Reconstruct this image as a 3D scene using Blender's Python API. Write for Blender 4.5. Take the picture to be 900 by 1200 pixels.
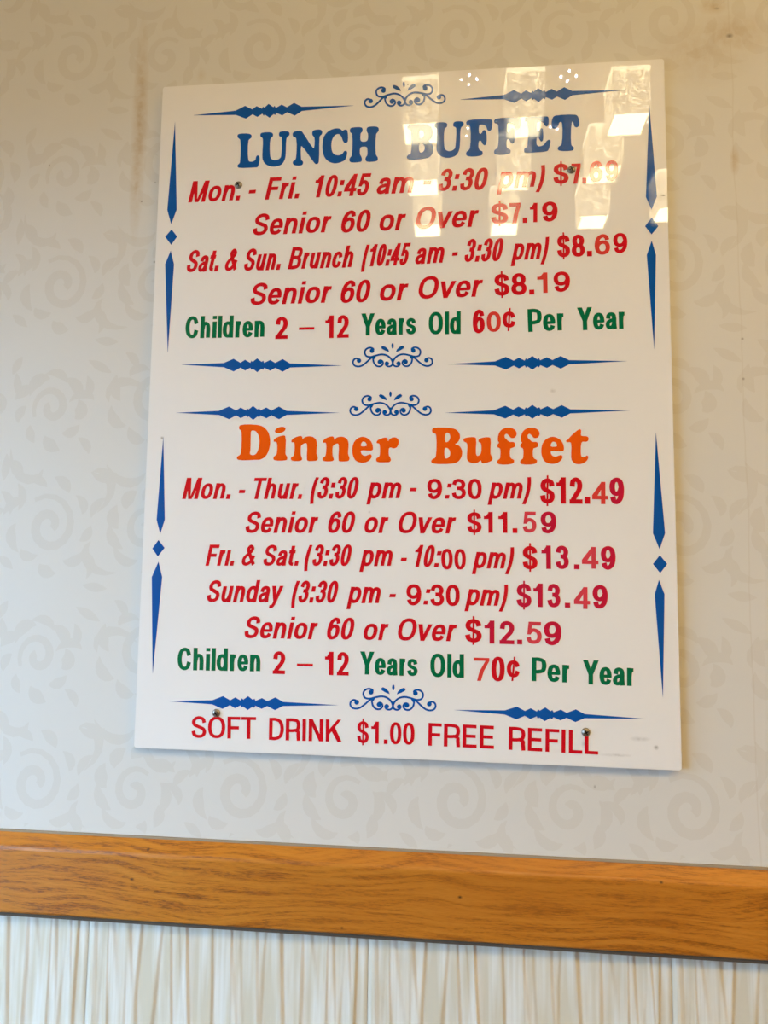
import bpy, bmesh, math, random
from mathutils import Vector
from mathutils.geometry import delaunay_2d_cdt

for o in list(bpy.data.objects):
    bpy.data.objects.remove(o)
sc = bpy.context.scene
COL = sc.collection
R = math.radians

# ------------------------------------------------------------------ camera
BOARD_Z = 1.35                      # height of the bottom edge of the menu board
BW, BH = 0.61, 0.811                # 24 x 32 inch board
CAM_P = Vector((0.0575, -0.7784, BOARD_Z + 0.2057))
YAW, PITCH, ROLL, FPX = R(-5.58), R(5.09), R(0.66), 800.0
_F = Vector((math.sin(YAW) * math.cos(PITCH), math.cos(YAW) * math.cos(PITCH), math.sin(PITCH)))
_R = _F.cross(Vector((0, 0, 1))).normalized()
_U = _R.cross(_F)
CR = math.cos(ROLL) * _R + math.sin(ROLL) * _U
CU = -math.sin(ROLL) * _R + math.cos(ROLL) * _U
cam = bpy.data.cameras.new('camera')
cam.sensor_fit = 'VERTICAL'
cam.sensor_height = 36.0
cam.lens = FPX * 36.0 / 1200.0
cam.clip_start = 0.01
cam.dof.use_dof = False
co = bpy.data.objects.new('camera', cam)
COL.objects.link(co)
from mathutils import Matrix
co.matrix_world = Matrix.Translation(CAM_P) @ Matrix((CR, CU, -_F)).transposed().to_4x4()
sc.camera = co

# ------------------------------------------------------------------ world, exposure
sc.view_settings.view_transform = 'Standard'
sc.view_settings.look = 'None'
sc.view_settings.gamma = 1
sc.view_settings.use_curve_mapping = False
sc.view_settings.exposure = 0.0
SKY = 10.2
w = bpy.data.worlds.new('sky')
sc.world = w
w.use_nodes = True
nt = w.node_tree
bg = nt.nodes['Background']
bg.inputs[0].default_value = (0.47, 0.73, 1.0, 1)
bg.inputs[1].default_value = SKY
WARM = (1.0, 0.63, 0.20)


def area(name, loc, rot, sx, sy, power, col):
    l = bpy.data.lights.new(name, 'AREA')
    l.shape = 'RECTANGLE'
    l.size, l.size_y = sx, sy
    l.energy = power
    l.color = col
    o = bpy.data.objects.new(name, l)
    o.location = loc
    o.rotation_euler = rot
    COL.objects.link(o)
    return o


CEIL = 3.30
# added warm fill for the sign wall, from two unseen ceiling panels (built below)
FILL_PANELS = [(2.5, -1.7), (0.9, -0.9)]
area('added_fill_light', (FILL_PANELS[0][0], FILL_PANELS[0][1], CEIL - 0.03), (0, 0, 0), 0.5, 0.5, 68, WARM)
area('added_fill_light', (FILL_PANELS[1][0], FILL_PANELS[1][1], CEIL - 0.03), (0, 0, 0), 0.5, 0.5, 0.5, WARM)


# ------------------------------------------------------------------ materials
def mat(name, col, rough=0.5, spec=0.5, metal=0.0, coat=0.0):
    m = bpy.data.materials.new(name)
    m.use_nodes = True
    b = m.node_tree.nodes['Principled BSDF']
    b.inputs['Base Color'].default_value = (*col, 1)
    b.inputs['Roughness'].default_value = rough
    b.inputs['Specular IOR Level'].default_value = spec
    b.inputs['Metallic'].default_value = metal
    b.inputs['Coat Weight'].default_value = coat
    return m


def N(m, t, **kw):
    n = m.node_tree.nodes.new(t)
    for k, v in kw.items():
        setattr(n, k, v)
    return n


def L(m, a, b):
    m.node_tree.links.new(a, b)


def bsdf(m):
    return m.node_tree.nodes['Principled BSDF']


def math_n(m, op, a, b=None, c=None, clamp=False):
    n = N(m, 'ShaderNodeMath', operation=op, use_clamp=clamp)
    for i, v in enumerate((a, b, c)):
        if v is None:
            continue
        if isinstance(v, (int, float)):
            n.inputs[i].default_value = v
        else:
            L(m, v, n.inputs[i])
    return n.outputs[0]


def mix_n(m, fac, a, b):
    n = N(m, 'ShaderNodeMix', data_type='RGBA')
    for i, v in ((0, fac), (6, a), (7, b)):
        if isinstance(v, (int, float)):
            n.inputs[i].default_value = v
        elif isinstance(v, tuple):
            n.inputs[i].default_value = (*v, 1)
        else:
            L(m, v, n.inputs[i])
    return n.outputs[2]


def coords(m):
    tc = N(m, 'ShaderNodeTexCoord')
    return tc.outputs['Object']


def noise(m, vec, scale, detail=3, rough=0.5, dist=0.0, vscale=None):
    if vscale:
        mp = N(m, 'ShaderNodeMapping')
        mp.inputs['Scale'].default_value = vscale
        L(m, vec, mp.inputs[0])
        vec = mp.outputs[0]
    n = N(m, 'ShaderNodeTexNoise')
    n.inputs['Scale'].default_value = scale
    n.inputs['Detail'].default_value = detail
    n.inputs['Roughness'].default_value = rough
    n.inputs['Distortion'].default_value = dist
    L(m, vec, n.inputs['Vector'])
    return n.outputs['Fac']


def ramp(m, fac, stops):
    r = N(m, 'ShaderNodeValToRGB')
    e = r.color_ramp.elements
    while len(e) < len(stops):
        e.new(0.5)
    for i, (p, c) in enumerate(stops):
        e[i].position = p
        e[i].color = (*c, 1) if isinstance(c, tuple) else (c, c, c, 1)
    L(m, fac, r.inputs[0])
    return r.outputs[0]


def bump(m, h, strength, dist):
    b = N(m, 'ShaderNodeBump')
    b.inputs['Strength'].default_value = strength
    b.inputs['Distance'].default_value = dist
    L(m, h, b.inputs['Height'])
    L(m, b.outputs[0], bsdf(m).inputs['Normal'])


def spot(m, sx, sz, x, z, rx, rz, edge=1.0):
    """soft elliptical stain mask at wall position x, z"""
    a = math_n(m, 'DIVIDE', math_n(m, 'SUBTRACT', sx, x), rx)
    b = math_n(m, 'DIVIDE', math_n(m, 'SUBTRACT', sz, z), rz)
    d = math_n(m, 'SQRT', math_n(m, 'ADD', math_n(m, 'MULTIPLY', a, a), math_n(m, 'MULTIPLY', b, b)))
    return math_n(m, 'MULTIPLY', math_n(m, 'SUBTRACT', 1.0, d, clamp=True), edge)


# ------------------------------------------------------------------ the place a photograph pixel looks at
def ray(px, py):
    return (_F + CR * ((px - 450) / FPX) + CU * ((600 - py) / FPX))


def at(px, py, y=0.0):
    """point of the plane at depth y (parallel to the sign wall) -> (x, z)"""
    d = ray(px, py)
    t = (y - CAM_P.y) / d.y
    p = CAM_P + d * t
    return Vector((p.x, p.z))


# ------------------------------------------------------------------ mesh helpers
def link(o, parent=None):
    COL.objects.link(o)
    if parent:
        o.parent = parent
        o.matrix_parent_inverse = Matrix.Translation(-parent.location) if False else Matrix.Identity(4)
    return o


def obj_bm(name, bm, material, parent=None, loc=(0, 0, 0), smooth=False):
    me = bpy.data.meshes.new(name)
    bm.to_mesh(me)
    bm.free()
    if smooth:
        for p in me.polygons:
            p.use_smooth = True
    me.materials.append(material)
    o = bpy.data.objects.new(name, me)
    o.location = loc
    return link(o, parent)


def add_box(bm, x0, x1, y0, y1, z0, z1, bev=0.0):
    vs = bmesh.ops.create_cube(bm, size=1.0)['verts']
    for v in vs:
        v.co.x = x0 if v.co.x < 0 else x1
        v.co.y = y0 if v.co.y < 0 else y1
        v.co.z = z0 if v.co.z < 0 else z1
    if bev:
        es = list({e for v in vs for e in v.link_edges})
        bmesh.ops.bevel(bm, geom=es, offset=bev, segments=2, profile=0.6, affect='EDGES')
    return vs


def box(name, x0, x1, y0, y1, z0, z1, material, parent=None, bev=0.0):
    bm = bmesh.new()
    add_box(bm, x0, x1, y0, y1, z0, z1, bev)
    return obj_bm(name, bm, material, parent)


def cyl(bm, c, r0, r1, h, seg=16, axis='z'):
    res = bmesh.ops.create_cone(bm, cap_ends=True, segments=seg, radius1=r0, radius2=r1, depth=h)
    for v in res['verts']:
        if axis == 'y':
            v.co = Vector((v.co.x, -v.co.z, v.co.y))
        v.co += Vector(c)
    return res['verts']


def empty(name, loc, label=None, cat=None, group=None, parent=None):
    o = bpy.data.objects.new(name, None)
    o.empty_display_size = 0.05
    o.location = loc
    if label:
        o['label'] = label
    if cat:
        o['category'] = cat
    if group:
        o['group'] = group
    return link(o, parent)


def structure(o):
    o['kind'] = 'structure'
    return o


# ------------------------------------------------------------------ letter shapes
XH = 0.74


def catmull(pts, n=5, closed=False):
    out = []
    m = len(pts)
    rng = range(m) if closed else range(m - 1)
    for i in rng:
        if closed:
            p0, p1, p2, p3 = pts[i - 1], pts[i], pts[(i + 1) % m], pts[(i + 2) % m]
        else:
            p1, p2 = pts[i], pts[i + 1]
            p0 = pts[i - 1] if i else (2 * p1[0] - p2[0], 2 * p1[1] - p2[1])
            p3 = pts[i + 2] if i + 2 < m else (2 * p2[0] - p1[0], 2 * p2[1] - p1[1])
        # centripetal form keeps short segments next to long ones free of loops
        def dd(a, b):
            return max(1e-6, math.hypot(a[0] - b[0], a[1] - b[1]) ** 0.5)
        t0 = 0.0
        t1 = t0 + dd(p0, p1)
        t2 = t1 + dd(p1, p2)
        t3 = t2 + dd(p2, p3)
        for k in range(n):
            t = t1 + (t2 - t1) * k / n
            q = []
            for c in (0, 1):
                a1 = (t1 - t) / (t1 - t0) * p0[c] + (t - t0) / (t1 - t0) * p1[c]
                a2 = (t2 - t) / (t2 - t1) * p1[c] + (t - t1) / (t2 - t1) * p2[c]
                a3 = (t3 - t) / (t3 - t2) * p2[c] + (t - t2) / (t3 - t2) * p3[c]
                b1 = (t2 - t) / (t2 - t0) * a1 + (t - t0) / (t2 - t0) * a2
                b2 = (t3 - t) / (t3 - t1) * a2 + (t - t1) / (t3 - t1) * a3
                q.append((t2 - t) / (t2 - t1) * b1 + (t - t1) / (t2 - t1) * b2)
            out.append(tuple(q))
    if not closed:
        out.append(tuple(pts[-1]))
    return out


def stroke(pts, hw, hh):
    """list of quads that follow pts with a pen hw wide and hh high (halves)"""
    m = len(pts)
    off = []
    for i in range(m):
        a = pts[max(0, i - 1)]
        b = pts[min(m - 1, i + 1)]
        tx, ty = b[0] - a[0], b[1] - a[1]
        l = math.hypot(tx, ty) or 1
        off.append((-ty / l * hw, tx / l * hh))
    q = []
    for i in range(m - 1):
        (x0, y0), (x1, y1) = pts[i], pts[i + 1]
        a, b = off[i], off[i + 1]
        q.append([(x0 + a[0], y0 + a[1]), (x0 - a[0], y0 - a[1]), (x1 - b[0], y1 - b[1]), (x1 + b[0], y1 + b[1])])
    return q


def rect(x0, y0, x1, y1):
    return [[(x0, y0), (x1, y0), (x1, y1), (x0, y1)]]


def oval(W, H, hw, hh, x0=0.0, y0=0.0, n=2.35):
    cx, cy, rx, ry = x0 + W / 2, y0 + H / 2, W / 2 - hw, H / 2 - hh
    pts = []
    for k in range(33):
        a = 2 * math.pi * k / 32
        c, s = math.cos(a), math.sin(a)
        pts.append((cx + rx * math.copysign(abs(c) ** (2 / n), c), cy + ry * math.copysign(abs(s) ** (2 / n), s)))
    q = stroke(pts, hw, hh)
    # close the seam cleanly
    first, last = q[0], q[-1]
    mid0 = ((first[0][0] + last[3][0]) / 2, (first[0][1] + last[3][1]) / 2)
    mid1 = ((first[1][0] + last[2][0]) / 2, (first[1][1] + last[2][1]) / 2)
    first[0] = last[3] = mid0
    first[1] = last[2] = mid1
    return q


def sp(pts, W, H, hw, hh, y0=0.0, n=5):
    P = [(hw + u * (W - 2 * hw), y0 + hh + v * (H - 2 * hh)) for u, v in pts]
    return stroke(catmull(P, n), hw, hh)


S_PTS = [(.97, .73), (.86, .92), (.5, 1), (.14, .92), (.03, .76), (.12, .62), (.5, .51), (.9, .39), (.99, .24), (.88, .07), (.5, 0), (.12, .08), (0, .29)]
SIX = [(.95, .76), (.82, .94), (.52, 1), (.16, .86), (0, .5), (.06, .2), (.2, .06), (.5, 0), (.86, .08), (1, .32), (.87, .56), (.52, .63), (.18, .54), (.02, .36)]


def diag(x0, y0, x1, y1, hx):
    return [[(x0 - hx, y0), (x0 + hx, y0), (x1 + hx, y1), (x1 - hx, y1)]]


def glyph(ch, hw, hh):
    """(advance, left bearing, ink width, quads)"""
    S = 2 * hw
    T = 2 * hh
    if ch == 'O':
        return 1.04, .05, .94, oval(.94, 1, hw, hh)
    if ch == '0':
        return .77, .05, .67, oval(.67, 1, hw, hh)
    if ch == 'o':
        return .83, .05, .73, oval(.73, XH, hw, hh)
    if ch == 'M':
        W = 1.0
        return 1.16, .08, W, rect(0, 0, S, 1) + rect(W - S, 0, W, 1) + [[(0, 1), (W / 2 - hw * .95, 0), (W / 2 + hw * .3, 0), (S * 1.25, 1)], [(W / 2 - hw * .3, 0), (W / 2 + hw * .95, 0), (W, 1), (W - S * 1.25, 1)]]
    if ch == 'N':
        W = .84
        return 1.0, .08, W, rect(0, 0, S, 1) + rect(W - S, 0, W, 1) + [[(0, 1), (W - S * 1.1, 0), (W, 0), (S * 1.1, 1)]]
    if ch == 'n' or ch == 'h':
        W = .67
        return .83, .08, W, rect(0, 0, S, 1 if ch == 'h' else XH) + sp([(.02, .55), (.18, .86), (.52, 1), (.88, .9), (1, .6), (1, .3), (1, -.5 * T / XH)], W, XH, hw, hh) 
    if ch == 'u':
        W = .67
        return .83, .08, W, rect(W - S, 0, W, XH) + [[(W - a, XH - b) for a, b in q] for q in sp([(.02, .55), (.18, .86), (.52, 1), (.88, .9), (1, .6), (1, .3), (1, -.5 * T / XH)], W, XH, hw, hh)]
    if ch == 'm':
        W = 1.06
        half = W / 2 + hw
        a = sp([(.02, .6), (.18, .88), (.52, 1), (.88, .9), (1, .62), (1, .3), (1, -.5 * T / XH)], half, XH, hw, hh)
        b = [[(x + W - half, y) for x, y in q] for q in a]
        return 1.22, .08, W, rect(0, 0, S, XH) + a + b
    if ch == 'r':
        W = .45
        return .53, .08, W, rect(0, 0, S, XH) + sp([(.0, .5), (.25, .85), (.75, .98), (1.25, .985)], W, XH, hw, hh)
    if ch == 'i':
        return .37, .08, S, rect(0, 0, S, XH) + rect(0, 1 - T * .95, S, 1)
    if ch == 'j':
        return .37, .08, S, rect(0, 0, S, XH)
    if ch in 'lI':
        return .37, .08, S, rect(0, 0, S, 1)
    if ch == '.':
        return .38, .08, S * 1.05, rect(0, 0, S * 1.05, S * .98)
    if ch == ':':
        return .42, .1, S * 1.05, rect(0, 0, S * 1.05, S * .98) + rect(0, XH - S, S * 1.05, XH)
    if ch == '-':
        return .46, .05, .36, rect(0, .27, .36, .27 + T)
    if ch == '_':
        return 1.0, .05, .9, rect(0, .33, .9, .33 + T * .85)
    if ch == 'F':
        W = .70
        return .82, .08, W, rect(0, 0, S, 1) + rect(S * .5, 1 - T, W, 1) + rect(S * .5, .42, W * .9, .42 + T)
    if ch == 'E':
        W = .74
        return .9, .08, W, rect(0, 0, S, 1) + rect(S * .5, 1 - T, W * .98, 1) + rect(S * .5, .43, W * .93, .43 + T) + rect(S * .5, 0, W, T)
    if ch == 'L':
        W = .68
        return .8, .08, W, rect(0, 0, S, 1) + rect(S * .5, 0, W, T)
    if ch == 'T':
        W = .80
        return .84, .02, W, rect(W / 2 - hw, 0, W / 2 + hw, 1) + rect(0, 1 - T, W, 1)
    if ch == 'S':
        return .92, .05, .82, sp(S_PTS, .82, 1, hw, hh)
    if ch == 's':
        return .76, .04, .67, sp(S_PTS, .67, XH, hw * .95, hh * .95)
    if ch == '$':
        W = .70
        return .77, .03, W, sp(S_PTS, W, 1, hw, hh) + rect(W / 2 - .04, -.1, W / 2 + .04, 1.12)
    if ch == '3':
        W = .68
        return .77, .05, W, sp([(.03, .74), (.15, .93), (.48, 1), (.83, .92), (.95, .76), (.82, .59), (.5, .54), (.32, .54)], W, 1, hw, hh) + sp([(.32, .54), (.55, .54), (.88, .45), (1, .27), (.86, .07), (.48, 0), (.14, .07), (0, .28)], W, 1, hw, hh)
    if ch == '2':
        W = .69
        return .77, .04, W, sp([(.02, .68), (.12, .92), (.48, 1), (.86, .92), (.99, .74), (.88, .53), (.55, .33), (.22, .14), (.06, 0.02)], W, 1, hw, hh) + rect(0, 0, W, T)
    if ch == '1':
        W = .24 + S
        return .77, .10, W, rect(W - S, 0, W, 1) + rect(0, .66, W - hw, .66 + T * .85) + [[(.08, .66 + T * .6), (W - hw, .70), (W - hw, 1), (W - S * .85, 1)]]
    if ch == '4':
        W = .73
        xs = W * .84 - S
        return .77, .02, W, rect(xs, 0, xs + S, 1) + rect(0, .21, W, .21 + T) + [[(0, .24), (.0, .21 + T + .03), (xs + .02, 1), (xs + hw, 1)], [(0, .24), (xs + hw, 1), (xs + S, 1), (S * .85, .24)]]
    if ch == '5':
        W = .69
        return .77, .04, W, rect(.12, 1 - T, W * .95, 1) + [[(.04, .42), (.04 + S * .85, .42), (.1 + S * .85, 1), (.1, 1)]] + sp([(.06, .5), (.3, .62), (.55, .64), (.88, .54), (1, .32), (.87, .08), (.48, 0), (.13, .06), (0, .26)], W, 1, hw, hh)
    if ch == '6':
        return .77, .05, .68, sp(SIX, .68, 1, hw, hh)
    if ch == '9':
        return .77, .05, .68, [[(.68 - a, 1 - b) for a, b in q] for q in sp(SIX, .68, 1, hw, hh)]
    if ch == '7':
        W = .68
        return .77, .05, W, rect(0, 1 - T, W, 1) + [[(W * .22, 0), (W * .22 + S, 0), (W * .40 + S, .42), (W * .38, .42)], [(W * .38, .42), (W * .40 + S, .42), (W, 1 - T), (W - S * .98, 1 - T)]]
    if ch == '8':
        W = .70
        return .77, .04, W, oval(W * .9, .5 + hh, hw, hh, W * .05, .5 - hh, 2.1) + oval(W, .5 + hh, hw, hh, 0, 0, 2.2)
    if ch == '&':
        W = .92
        return .98, .04, W, sp([(1.04, -.03), (.68, .34), (.34, .70), (.26, .87), (.43, 1), (.64, .87), (.56, .70), (.22, .50), (.0, .30), (.05, .08), (.32, 0), (.6, .08), (.82, .28), (.9, .48)], W, 1, hw * .92, hh * .95)
    if ch == '(':
        W = .34
        return .44, .06, W, sp([(.85, 1.0), (.22, .76), (0, .5), (.22, .24), (.85, 0)], W, 1.27, hw * .95, hh * .3, -.26)
    if ch == ')':
        W = .34
        return .44, .04, W, [[(W - a, b) for a, b in q] for q in sp([(.85, 1.0), (.22, .76), (0, .5), (.22, .24), (.85, 0)], W, 1.27, hw * .95, hh * .3, -.26)]
    if ch == 'a':
        W = .70
        return .77, .04, W, sp([(.06, .66), (.17, .92), (.48, 1), (.8, .93), (.90, .70), (.90, .3), (.97, -.13)], W, XH, hw, hh) + sp([(.9, .56), (.5, .52), (.1, .40), (0, .2), (.12, .03), (.38, 0), (.7, .1), (.9, .36)], W, XH, hw * .95, hh * .95)
    if ch == 'e':
        W = .70
        return .77, .04, W, sp([(1, .40), (.97, .68), (.8, .93), (.5, 1), (.18, .91), (0, .5), (.16, .09), (.5, 0), (.82, .07), (.96, .26)], W, XH, hw, hh) + rect(hw, XH * .5 - hh * .9, W - hw * .4, XH * .5 + hh * .7)
    if ch == 'c':
        W = .70
        return .77, .04, W, sp([(.97, .66), (.8, .93), (.5, 1), (.15, .9), (0, .5), (.15, .1), (.5, 0), (.82, .07), (.98, .34)], W, XH, hw, hh)
    if ch == '%':     # the cent sign
        W = .66
        q = sp([(.97, .66), (.8, .93), (.5, 1), (.15, .9), (0, .5), (.15, .1), (.5, 0), (.82, .07), (.98, .34)], W, XH, hw, hh, .13)
        return .77, .04, W, q + diag(W * .42, -.03, W * .58, 1.03, .045)
    if ch == 'C':
        W = .9
        return 1.0, .05, W, sp([(.97, .68), (.8, .93), (.5, 1), (.15, .88), (0, .5), (.15, .12), (.5, 0), (.82, .07), (.98, .34)], W, 1, hw, hh)
    if ch == 'd':
        W = .72
        return .83, .04, W, rect(W - S, 0, W, 1) + oval(W, XH, hw, hh)
    if ch == 'p':
        W = .72
        return .83, .07, W, rect(0, -.27, S, XH) + oval(W, XH, hw, hh)
    if ch == 'v':
        W = .74
        return .76, .01, W, [[(W / 2 - hw, 0), (W / 2 + hw, 0), (S * 1.05, XH), (0, XH)], [(W / 2 - hw, 0), (W / 2 + hw, 0), (W, XH), (W - S * 1.05, XH)]]
    if ch == 'y':
        W = .74
        return .76, .01, W, [[(W / 2 - hw * .8, .02), (W / 2 + hw * .9, .02), (S * 1.05, XH), (0, XH)], [(W / 2 - hw * .9, .0), (W / 2 + hw * .9, .0), (W, XH), (W - S * 1.05, XH)]] + stroke(catmull([(W / 2 + .01, .06), (W / 2 - .05, -.10), (W / 2 - .14, -.185), (W * .1, -.19)]), hw * .9, hh * .95)
    if ch == 't':
        W = .42
        return .46, .02, W, rect(0, XH - T, W, XH) + rect(.09, .2, .09 + S, .94) + stroke(catmull([(.09 + hw, .25), (.09 + hw * 1.1, .14), (.22 + hw, hh), (W, hh * 1.0)]), hw, hh)
    if ch == 'B':
        W = .86
        return .98, .08, W, rect(0, 0, S, 1) + sp([(-.05, 1), (.5, 1), (.86, .94), (.93, .76), (.85, .59), (.5, .53), (-.05, .53)], W, 1, hw, hh) + sp([(-.05, .53), (.5, .53), (.9, .44), (1, .27), (.9, .07), (.5, 0), (-.05, 0)], W, 1, hw, hh)
    if ch == 'P':
        W = .80
        return .9, .08, W, rect(0, 0, S, 1) + sp([(-.05, 1), (.5, 1), (.9, .92), (1, .7), (.9, .47), (.5, .39), (-.05, .39)], W, 1, hw, hh)
    if ch == 'R':
        W = .88
        return .98, .08, W, rect(0, 0, S, 1) + sp([(-.05, 1), (.5, 1), (.86, .93), (.95, .72), (.86, .51), (.5, .44), (-.05, .44)], W, 1, hw, hh) + stroke(catmull([(W * .55, .47), (W * .82, .40), (W * .89 - hw * .5, .25), (W * .93 - hw * .6, 0)]), hw, hh)
    if ch == 'D':
        W = .87
        return .99, .08, W, rect(0, 0, S, 1) + sp([(-.05, 1), (.45, 1), (.85, .87), (1, .5), (.85, .13), (.45, 0), (-.05, 0)], W, 1, hw, hh)
    if ch == 'K':
        W = .93
        return .98, .08, W, rect(0, 0, S, 1) + [[(S * .8, .28), (S * .8, .52), (W - S * 1.25, 1), (W - .04, 1)], [(S * 1.5, .52), (S * 2.4, .72), (W, 0), (W - S * 1.2, 0)]]
    if ch == 'Y':
        W = .92
        return .93, .01, W, rect(W / 2 - hw, 0, W / 2 + hw, .45) + [[(W / 2 - hw, .4), (W / 2 + hw, .4), (S * 1.1, 1), (0, 1)], [(W / 2 - hw, .4), (W / 2 + hw, .4), (W, 1), (W - S * 1.1, 1)]]
    if ch == ' ':
        return .4, 0, 0, []
    raise ValueError(ch)


def union(quads, eps=1e-5):
    """one clean triangulation of a heap of overlapping polygons -> verts, tris"""
    # split quads into triangles first: a strip that folds on itself then stays well defined
    tris = []
    for q in quads:
        for i in range(1, len(q) - 1):
            t = [q[0], q[i], q[i + 1]]
            a = (t[1][0] - t[0][0]) * (t[2][1] - t[0][1]) - (t[2][0] - t[0][0]) * (t[1][1] - t[0][1])
            if abs(a) > 1e-9:
                tris.append(t if a > 0 else t[::-1])
    vs = [Vector(p) for t in tris for p in t]
    ed = [(3 * i + j, 3 * i + (j + 1) % 3) for i in range(len(tris)) for j in range(3)]
    r = delaunay_2d_cdt(vs, ed, [], 0, eps, False)
    bbs = [(min(p[0] for p in t), max(p[0] for p in t), min(p[1] for p in t), max(p[1] for p in t)) for t in tris]
    V, keep = r[0], []
    for f in r[2]:
        cx = sum(V[i].x for i in f) / len(f)
        cy = sum(V[i].y for i in f) / len(f)
        for t, bb in zip(tris, bbs):
            if cx < bb[0] or cx > bb[1] or cy < bb[2] or cy > bb[3]:
                continue
            if all((t[(k + 1) % 3][0] - t[k][0]) * (cy - t[k][1]) - (t[(k + 1) % 3][1] - t[k][1]) * (cx - t[k][0]) >= 0 for k in range(3)):
                keep.append(list(f))
                break
    return V, keep


FILM = 0.0003
FACE_Y = -0.0085          # front of the board
LET_Y = FACE_Y - FILM


def slab(name, verts, faces, material, parent, y=LET_Y, th=FILM, origin=(0, 0)):
    """flat vinyl piece: verts are (x, z) on the board's face"""
    bm = bmesh.new()
    f_ = [bm.verts.new((v[0] - origin[0], y, v[1] - origin[1])) for v in verts]
    for f in faces:
        try:
            fc = bm.faces.new([f_[i] for i in f])
        except ValueError:
            pass
    bm.normal_update()
    for fc in bm.faces:
        if fc.normal.y > 0:
            fc.normal_flip()
    border = [e for e in bm.edges if len(e.link_faces) == 1]
    if th:
        ext = bmesh.ops.extrude_edge_only(bm, edges=border)
        for g in ext['geom']:
            if isinstance(g, bmesh.types.BMVert):
                g.co.y += th
    return obj_bm(name, bm, material, parent)


def text(name, s, xl, yl, xr, yr, cap, material, parent, hw=.09, hh=.078, slant=0.0, desc=False):
    """a word whose ink spans xl..xr (photograph pixels) on a baseline yl..yr, cap pixels tall"""
    A, B = at(xl, yl, LET_Y), at(xr, yr, LET_Y)
    mid = at((xl + xr) / 2, (yl + yr) / 2, LET_Y)
    top = at((xl + xr) / 2, (yl + yr) / 2 - cap, LET_Y)
    H = top.y - mid.y
    ex = (B - A).normalized()
    ez = Vector((-ex.y, ex.x))
    want = (B - A).length
    k = 1.0
    for it in range(5):
        quads, x = [], 0.0
        for ch in s:
            adv, lb, Wk, q = glyph(ch, hw / k ** .62, hh)
            # bearings grow a little with the pen so narrow words stay apart
            for poly in q:
                quads.append([((x + lb + a) * k + b * slant, b) for a, b in poly])
            x += adv
        x0 = min(p[0] for q in quads for p in q)
        x1 = max(p[0] for q in quads for p in q)
        if s in ':.':
            want = (x1 - x0) * H
            A = Vector(mid) - ex * (want / 2)
        elif it < 4:
            k *= 1 + (want / H - (x1 - x0)) / max(.2, (x1 - x0))
    V, Fc = union(quads)
    V = [A + ex * ((v.x - x0) * H) + ez * (v.y * H) for v in V]
    return slab(name, V, Fc, material, parent)


def shape_px(name, outer, holes, material, parent, smooth=3):
    """hand-cut outline given in photograph pixels"""
    loops = [catmull(l, smooth, True) if smooth else l for l in [outer] + holes]
    loops = [[at(x, y, LET_Y) for x, y in l] for l in loops]
    def orient(l, ccw):
        a = sum(l[i].x * l[(i + 1) % len(l)].y - l[(i + 1) % len(l)].x * l[i].y for i in range(len(l)))
        return l if (a > 0) == ccw else l[::-1]
    loops = [orient(loops[0], True)] + [orient(l, False) for l in loops[1:]]
    from mathutils.geometry import tessellate_polygon
    tri = tessellate_polygon([[Vector((p.x, p.y, 0)) for p in l] for l in loops])
    V = [p for l in loops for p in l]
    return slab(name, V, tri, material, parent)


# ================================================================== THE SETTING
m_paper = mat('wallpaper', (.74, .72, .68), .55, .35)
v = coords(m_paper)
sep = N(m_paper, 'ShaderNodeSeparateXYZ')
L(m_paper, v, sep.inputs[0])
X, Z = sep.outputs[0], sep.outputs[2]


def paper_stains(m, base, amount=1.0):
    v = coords(m)
    sep = N(m, 'ShaderNodeSeparateXYZ')
    L(m, v, sep.inputs[0])
    nz = noise(m, v, 90, 4, .7)
    nf = noise(m, v, 14, 3, .6, vscale=(2.2, 1, .5))
    X = math_n(m, 'ADD', sep.outputs[0], math_n(m, 'MULTIPLY', math_n(m, 'SUBTRACT', nf, .5), .010))
    Z = sep.outputs[2]
    col = mix_n(m, math_n(m, 'MULTIPLY', noise(m, v, 5, 3, .5), .35), base, tuple(c * d for c, d in zip(base, (.97, .95, .90))))
    tan = (.52, .38, .20)
    masks = []
    for px, py, rx, rz, k in ((163, 150, .012, .16, .8), (161, 195, .010, .05, .5), (160, 219, .008, .022, .75), (236, 88, .006, .012, .3),
                              (856, 40, .05, .03, .6), (836, 8, .02, .012, .6), (820, 60, .07, .05, .4), (862, 188, .006, .02, .7)):
        p = at(px, py)
        masks.append(spot(m, X, Z, p.x, p.y, rx, rz, k))
    s = masks[0]
    for q in masks[1:]:
        s = math_n(m, 'MAXIMUM', s, q)
    s = math_n(m, 'MULTIPLY', s, ramp(m, nz, [(.3, .35), (.62, 1.0)]))
    col = mix_n(m, math_n(m, 'MULTIPLY', s, amount), col, tan)
    # tiny dark specks
    masks = []
    for px, py, rx, rz, k in ((855, 42, .005, .0035, 1.0), (166, 236, .0015, .0015, 1.2), (58, 194, .0015, .002, .8), (870, 397, .002, .002, .8),
                              (871, 444, .002, .002, .8), (181, 307, .002, .002, .8), (182, 214, .0015, .0015, .6), (697, 922, .0015, .0025, .7), (840, 10, .004, .002, .5)):
        p = at(px, py)
        masks.append(spot(m, sep.outputs[0], Z, p.x, p.y, rx, rz, k))
    s = masks[0]
    for q in masks[1:]:
        s = math_n(m, 'MAXIMUM', s, q)
    col = mix_n(m, math_n(m, 'MULTIPLY', s, .8), col, (.12, .08, .05))
    # butt joint between two drops of paper
    pj = at(870, 440)
    d = math_n(m, 'ABSOLUTE', math_n(m, 'SUBTRACT', X, pj.x))
    j = math_n(m, 'MULTIPLY', math_n(m, 'SUBTRACT', 1.0, math_n(m, 'DIVIDE', d, .0012), clamp=True), .16)
    col = mix_n(m, j, col, (.45, .36, .24))
    L(m, col, bsdf(m).inputs['Base Color'])
    return v


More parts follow.
